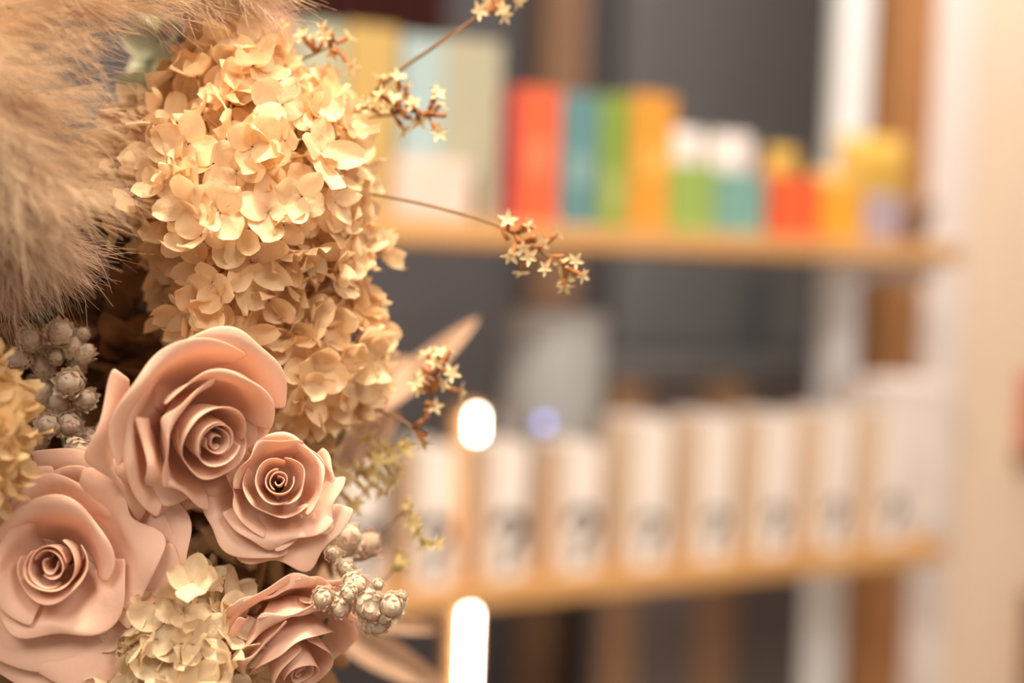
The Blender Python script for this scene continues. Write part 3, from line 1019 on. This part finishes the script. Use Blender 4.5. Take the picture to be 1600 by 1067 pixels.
def sprig(buds, hub, label, seed, hubd):
    rnd = random.Random(seed)
    root = empty('everlasting_sprig', P(hub[0], hub[1], hubd))
    tag(root, label, 'dried flower', 'everlasting bud sprigs')
    o0 = P(hub[0], hub[1], hubd)
    MB().tube([p - o0 for p in bez([GATHER, o0.lerp(GATHER, .4) + dirc(0, 0, -1) * .02, o0], 8)], .0014, .001, 6).build('stem', M['green_stem'], root)
    for b_ in buds:
        x, y, r = b_[:3]
        d = b_[3] if len(b_) > 3 else hubd - .02 + rnd.uniform(-.008, .008)
        dry = len(b_) > 4
        p = P(x, y, d)
        ax = ((p - o0).normalized() + dirc(rnd.uniform(-.6, .6), rnd.uniform(-.6, .6), rnd.uniform(.0, .8)) * .8).normalized()
        me = (BUDD if dry else BUD)[rnd.randrange(2 if dry else 5)]
        o = link_mesh('bud', me, root)
        rad = r * d * PX
        o.matrix_local = Matrix.Translation(p - o0) @ frame_from(ax, rnd.uniform(0, 6)).to_4x4() @ Matrix.Diagonal((rad, rad, rad * 1.15, 1))
        k = MB().tube([q - o0 for q in bez([o0, o0.lerp(p, .5) + Vector((0, 0, .004)), p - ax * rad * .8], 5)], .0006, .0005, 5).build('stalk', M['green_stem'], o)
        k.matrix_parent_inverse = o.matrix_local.inverted()
    return root


sprig([(94, 521, 29), (46, 530, 25), (112, 540, 22), (134, 551, 20), (129, 522, 15), (121, 570, 20), (109, 598, 30), (68, 572, 24), (133, 624, 24), (94, 628, 26), (64, 614, 24), (108, 662, 27), (76, 664, 26), (60, 690, 20), (124, 704, 25, .625), (140, 683, 18), (30, 560, 22), (88, 556, 18), (66, 545, 18)],
      (95, 640), 'sprig of pale everlasting buds at the left between pampas and roses', 3, .655)
sprig([(166, 676, 24), (160, 708, 23), (186, 690, 20), (176, 730, 20), (148, 735, 18)], (185, 760), 'shaded sprig of everlasting buds tucked left of the upper rose', 4, .675)
sprig([(538, 842, 38, .648), (572, 852, 30, .665, 1), (540, 888, 18), (520, 866, 16)], (486, 850), 'drooping greyish everlasting bud beside the small half-open rose', 5, .655)
sprig([(556, 911, 25), (505, 934, 23), (532, 947, 24), (579, 948, 31), (612, 946, 28), (588, 974, 26), (591, 913, 12), (627, 932, 13), (545, 925, 18), (600, 962, 20)], (545, 890), 'sprig of pinkish everlasting buds hanging over the lower shelf', 6, .63)


# ---- pampas plumes
def plume(path, label, seed, m, n_br=60, br_len=0.07, hair=0.014, hpb=38, spread=0.9, droop=0.5, bend=(1, -1, 0), rad=0.00013, start=0.12):
    rnd = random.Random(seed)
    pts = [P(x, y, d) for x, y, d in path]
    cur = bez(pts, 14)
    o0 = cur[0]
    root = empty('pampas_plume', o0)
    tag(root, label, 'pampas grass', 'pampas plumes')
    MB().tube([p - o0 for p in cur], 0.0016, 0.0005, 6).build('stem', M['twig'], root)
    b = MB()
    bd = dirc(*bend)
    n = len(cur)
    for k in range(n_br):
        f = start + (1 - start) * (k + rnd.random()) / n_br
        i = min(n - 2, int(f * (n - 1)))
        p = cur[i].lerp(cur[i + 1], f * (n - 1) - i)
        T = (cur[i + 1] - cur[i]).normalized()
        sd = T.orthogonal().normalized()
        sd = Matrix.Rotation(rnd.uniform(0, 6.283), 3, T) @ sd
        d = (T * rnd.uniform(.6, 1.1) + sd * spread * rnd.uniform(.3, 1)).normalized()
        L = br_len * (1 - .45 * f) * rnd.uniform(.6, 1.15)
        br = [p]
        nseg = 7
        for s in range(nseg):
            d = (d + bd * droop / nseg + Vector((rnd.gauss(0, .05), rnd.gauss(0, .05), rnd.gauss(0, .05)))).normalized()
            br.append(br[-1] + d * L / nseg)
        b.tube([q - o0 for q in br], rad * 1.3, rad * .7, 3, False)
        for h in range(hpb):
            g = rnd.random() ** .8 * nseg
            gi = min(nseg - 1, int(g))
            q = br[gi].lerp(br[gi + 1], g - gi)
            bdv = (br[gi + 1] - br[gi]).normalized()
            so = Matrix.Rotation(rnd.uniform(0, 6.283), 3, bdv) @ bdv.orthogonal().normalized()
            hd = (bdv + so * rnd.uniform(.25, .9)).normalized()
            hl = hair * rnd.uniform(.45, 1.25)
            e1 = q + hd * hl * .5
            hd2 = (hd + bd * .25 + Vector((rnd.gauss(0, .12), rnd.gauss(0, .12), rnd.gauss(0, .12)))).normalized()
            b.tube([q - o0, e1 - o0, e1 + hd2 * hl * .5 - o0], rad, rad * .35, 3, False)
    o = b.build('plume', m, root)
    o['kind'] = 'stuff'
    return root


plume([(-420, 110, .60), (-220, 50, .59), (0, -5, .585), (120, -62, .60)], 'tan pampas plume sweeping in from the top left corner', 1, M['pampas'], 150, .085, .020, 60, .9, .45, (1, -.45, .2))
plume([(-365, -10, .56), (-195, 60, .555), (-60, 150, .555), (20, 250, .565)], 'tan pampas plume drooping along the left edge', 2, M['pampas'], 160, .080, .020, 60, .9, .5, (1, -.5, .1))
plume([(-360, 140, .58), (-190, 190, .585), (-60, 280, .59), (10, 360, .60)], 'rosy tan pampas plume hanging lowest, over the everlasting buds', 3, M['pampas_pink'], 150, .070, .020, 55, .9, .8, (.55, -1, 0))
plume([(-60, -215, .64), (60, -150, .64), (200, -95, .645), (335, -42, .65)], 'pinkish pampas plume skimming the top edge behind the others', 4, M['pampas'], 110, .075, .022, 55, .8, .3, (1, -.25, 0))


# ---- leaves behind
def leaf_rows(L, Wd, bend, n=12, tipw=0.02, wave=0.0, ph=0.0):
    rows = []
    for i in range(n + 1):
        t = i / n
        wd = Wd * max(tipw, math.sin(math.pi * (0.06 + .94 * t)) ** .7 if t < 1 else tipw)
        rows.append([(t * L, s * wd / 2, bend * L * t * t + .22 * abs(s) * wd + wave * Wd * math.sin(6 * t * 3.14 + ph) * abs(s)) for s in (-1, -.5, 0, .5, 1)])
    return rows


def leaf(p0, p1, width, m, name, label, cat, group=None, bend=.15):
    a, b = P(*p0), P(*p1)
    L = (b - a).length
    x = (b - a).normalized()
    zc = dirc(0, 0, 1)
    y = zc.cross(x).normalized()
    z = x.cross(y)
    Rm = Matrix((x, y, z)).transposed()
    root = empty(name, a, Rm)
    tag(root, label, cat, group)
    MB().grid(leaf_rows(L, width, bend * .5, 14, wave=.03)).build('blade', m, root)
    mid = [(t / 10 * L, 0, bend * .5 * L * (t / 10) ** 2 + .0003) for t in range(11)]
    MB().tube(mid, .0012, .0003, 6).build('midrib', M['twig'], root)
    stem_part(root, a, .0012, M['twig'])
    return root


lg = 'dried blush leaves behind the sprays'
leaf((560, 660, .86), (744, 500, .90), 42 * .88 * PX, M['blush_leaf'], 'dried_leaf', 'narrow blush dried leaf pointing up right towards the lamp strip', 'leaf', lg)
leaf((520, 660, .84), (640, 560, .86), 70 * .85 * PX, M['blush_leaf'], 'dried_leaf', 'broad blush dried leaf showing beside the hydrangea base', 'leaf', lg)
leaf((505, 740, .86), (625, 640, .86), 60 * .86 * PX, M['blush_leaf'], 'dried_leaf', 'blush dried leaf behind the green-stemmed sprays', 'leaf', lg)
leaf((490, 955, .84), (700, 1080, .86), 58 * .85 * PX, M['blush_leaf'], 'dried_leaf', 'blush dried leaf drooping to the lower edge under bud sprig', 'leaf', lg, bend=-.1)
leaf((500, 950, .85), (690, 985, .88), 32 * .85 * PX, M['blush_leaf'], 'dried_leaf', 'thin blush dried leaf lying along the lower shelf front', 'leaf', lg, bend=.05)

# eucalyptus sprig and lilac bloom behind the pampas
root = empty('eucalyptus_sprig', P(235, 175, .74))
tag(root, 'grey-green eucalyptus sprig between pampas and hydrangea top', 'eucalyptus')
o0 = P(235, 175, .74)
tip = P(262, 20, .74)
st = bez([o0, P(240, 100, .735), tip], 8)
MB().tube([p - o0 for p in st], .0012, .0006, 6).build('stem', M['green_stem'], root)
rnd = random.Random(8)
for k, (x, y, ang) in enumerate([(215, 60, 2.4), (262, 48, .8), (222, 100, 2.8), (268, 92, .2), (205, 130, 3.3), (255, 132, -.4), (240, 20, 1.6), (200, 158, 3.4), (280, 40, .9)]):
    p = P(x, y, .735 + rnd.uniform(-.01, .01))
    base = st[min(len(st) - 1, int((175 - y) / 155 * (len(st) - 1)))]
    b = MB()
    x_ = (p - base).normalized()
    L = .021
    y_ = dirc(rnd.uniform(-.5, .5), rnd.uniform(-.5, .5), 1).cross(x_).normalized()
    z_ = x_.cross(y_)
    rows = [[Vector(base) - o0 + x_ * a + y_ * c + z_ * e for a, c, e in r_] for r_ in leaf_rows(L, L * .9, .1, 8, .15)]
    b.grid(rows).build('leaf', M['euca'], root)
hydrangea(P(325, 70, .745), 48 * .745 * PX, 52 * .745 * PX, .02, 22, .026, M['lilac'], 31, 'faded lilac hydrangea head peeping out behind the cream one', lump=.1)

# filler of dried brown leaves deep in the bouquet
rnd = random.Random(77)
fb = MB()
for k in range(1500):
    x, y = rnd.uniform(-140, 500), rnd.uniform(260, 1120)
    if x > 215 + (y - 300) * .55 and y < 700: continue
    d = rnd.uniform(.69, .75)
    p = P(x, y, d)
    ax = dirc(rnd.gauss(0, 1), rnd.gauss(0, 1), rnd.gauss(.3, .6))
    Rm = frame_from(ax, rnd.uniform(0, 6))
    L = rnd.uniform(.026, .048)
    fb.grid([[p + Rm @ (Vector(q) - Vector((L / 2, 0, 0))) for q in r_] for r_ in leaf_rows(L, L * .45, .2, 5)])
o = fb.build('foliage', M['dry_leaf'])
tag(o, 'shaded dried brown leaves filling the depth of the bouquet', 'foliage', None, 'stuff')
# dark green sprig under the pampas
root = empty('dark_leaf_sprig', P(60, 520, .66))
tag(root, 'dark green leaf sprig under the hanging pampas plume', 'foliage')
o0 = P(60, 520, .66)
MB().tube([p - o0 for p in bez([o0, P(52, 470, .655), P(45, 420, .65)], 6)], .0009, .0005, 6).build('stem', M['green_stem'], root)
for k, (x, y) in enumerate([(48, 450), (35, 478), (92, 482), (55, 435), (95, 455), (30, 440), (72, 470)]):
    p = P(x, y, .652)
    base = P(52, min(505, y + 30), .656)
    x_ = (p - base).normalized(); y_ = dirc(.2, .3, 1).cross(x_).normalized(); z_ = x_.cross(y_)
    MB().grid([[base - o0 + x_ * a + y_ * c + z_ * e for a, c, e in r_] for r_ in leaf_rows((p - base).length * 1.2, .006, .1, 8)]).build('leaf', M['dkgreen'], root)
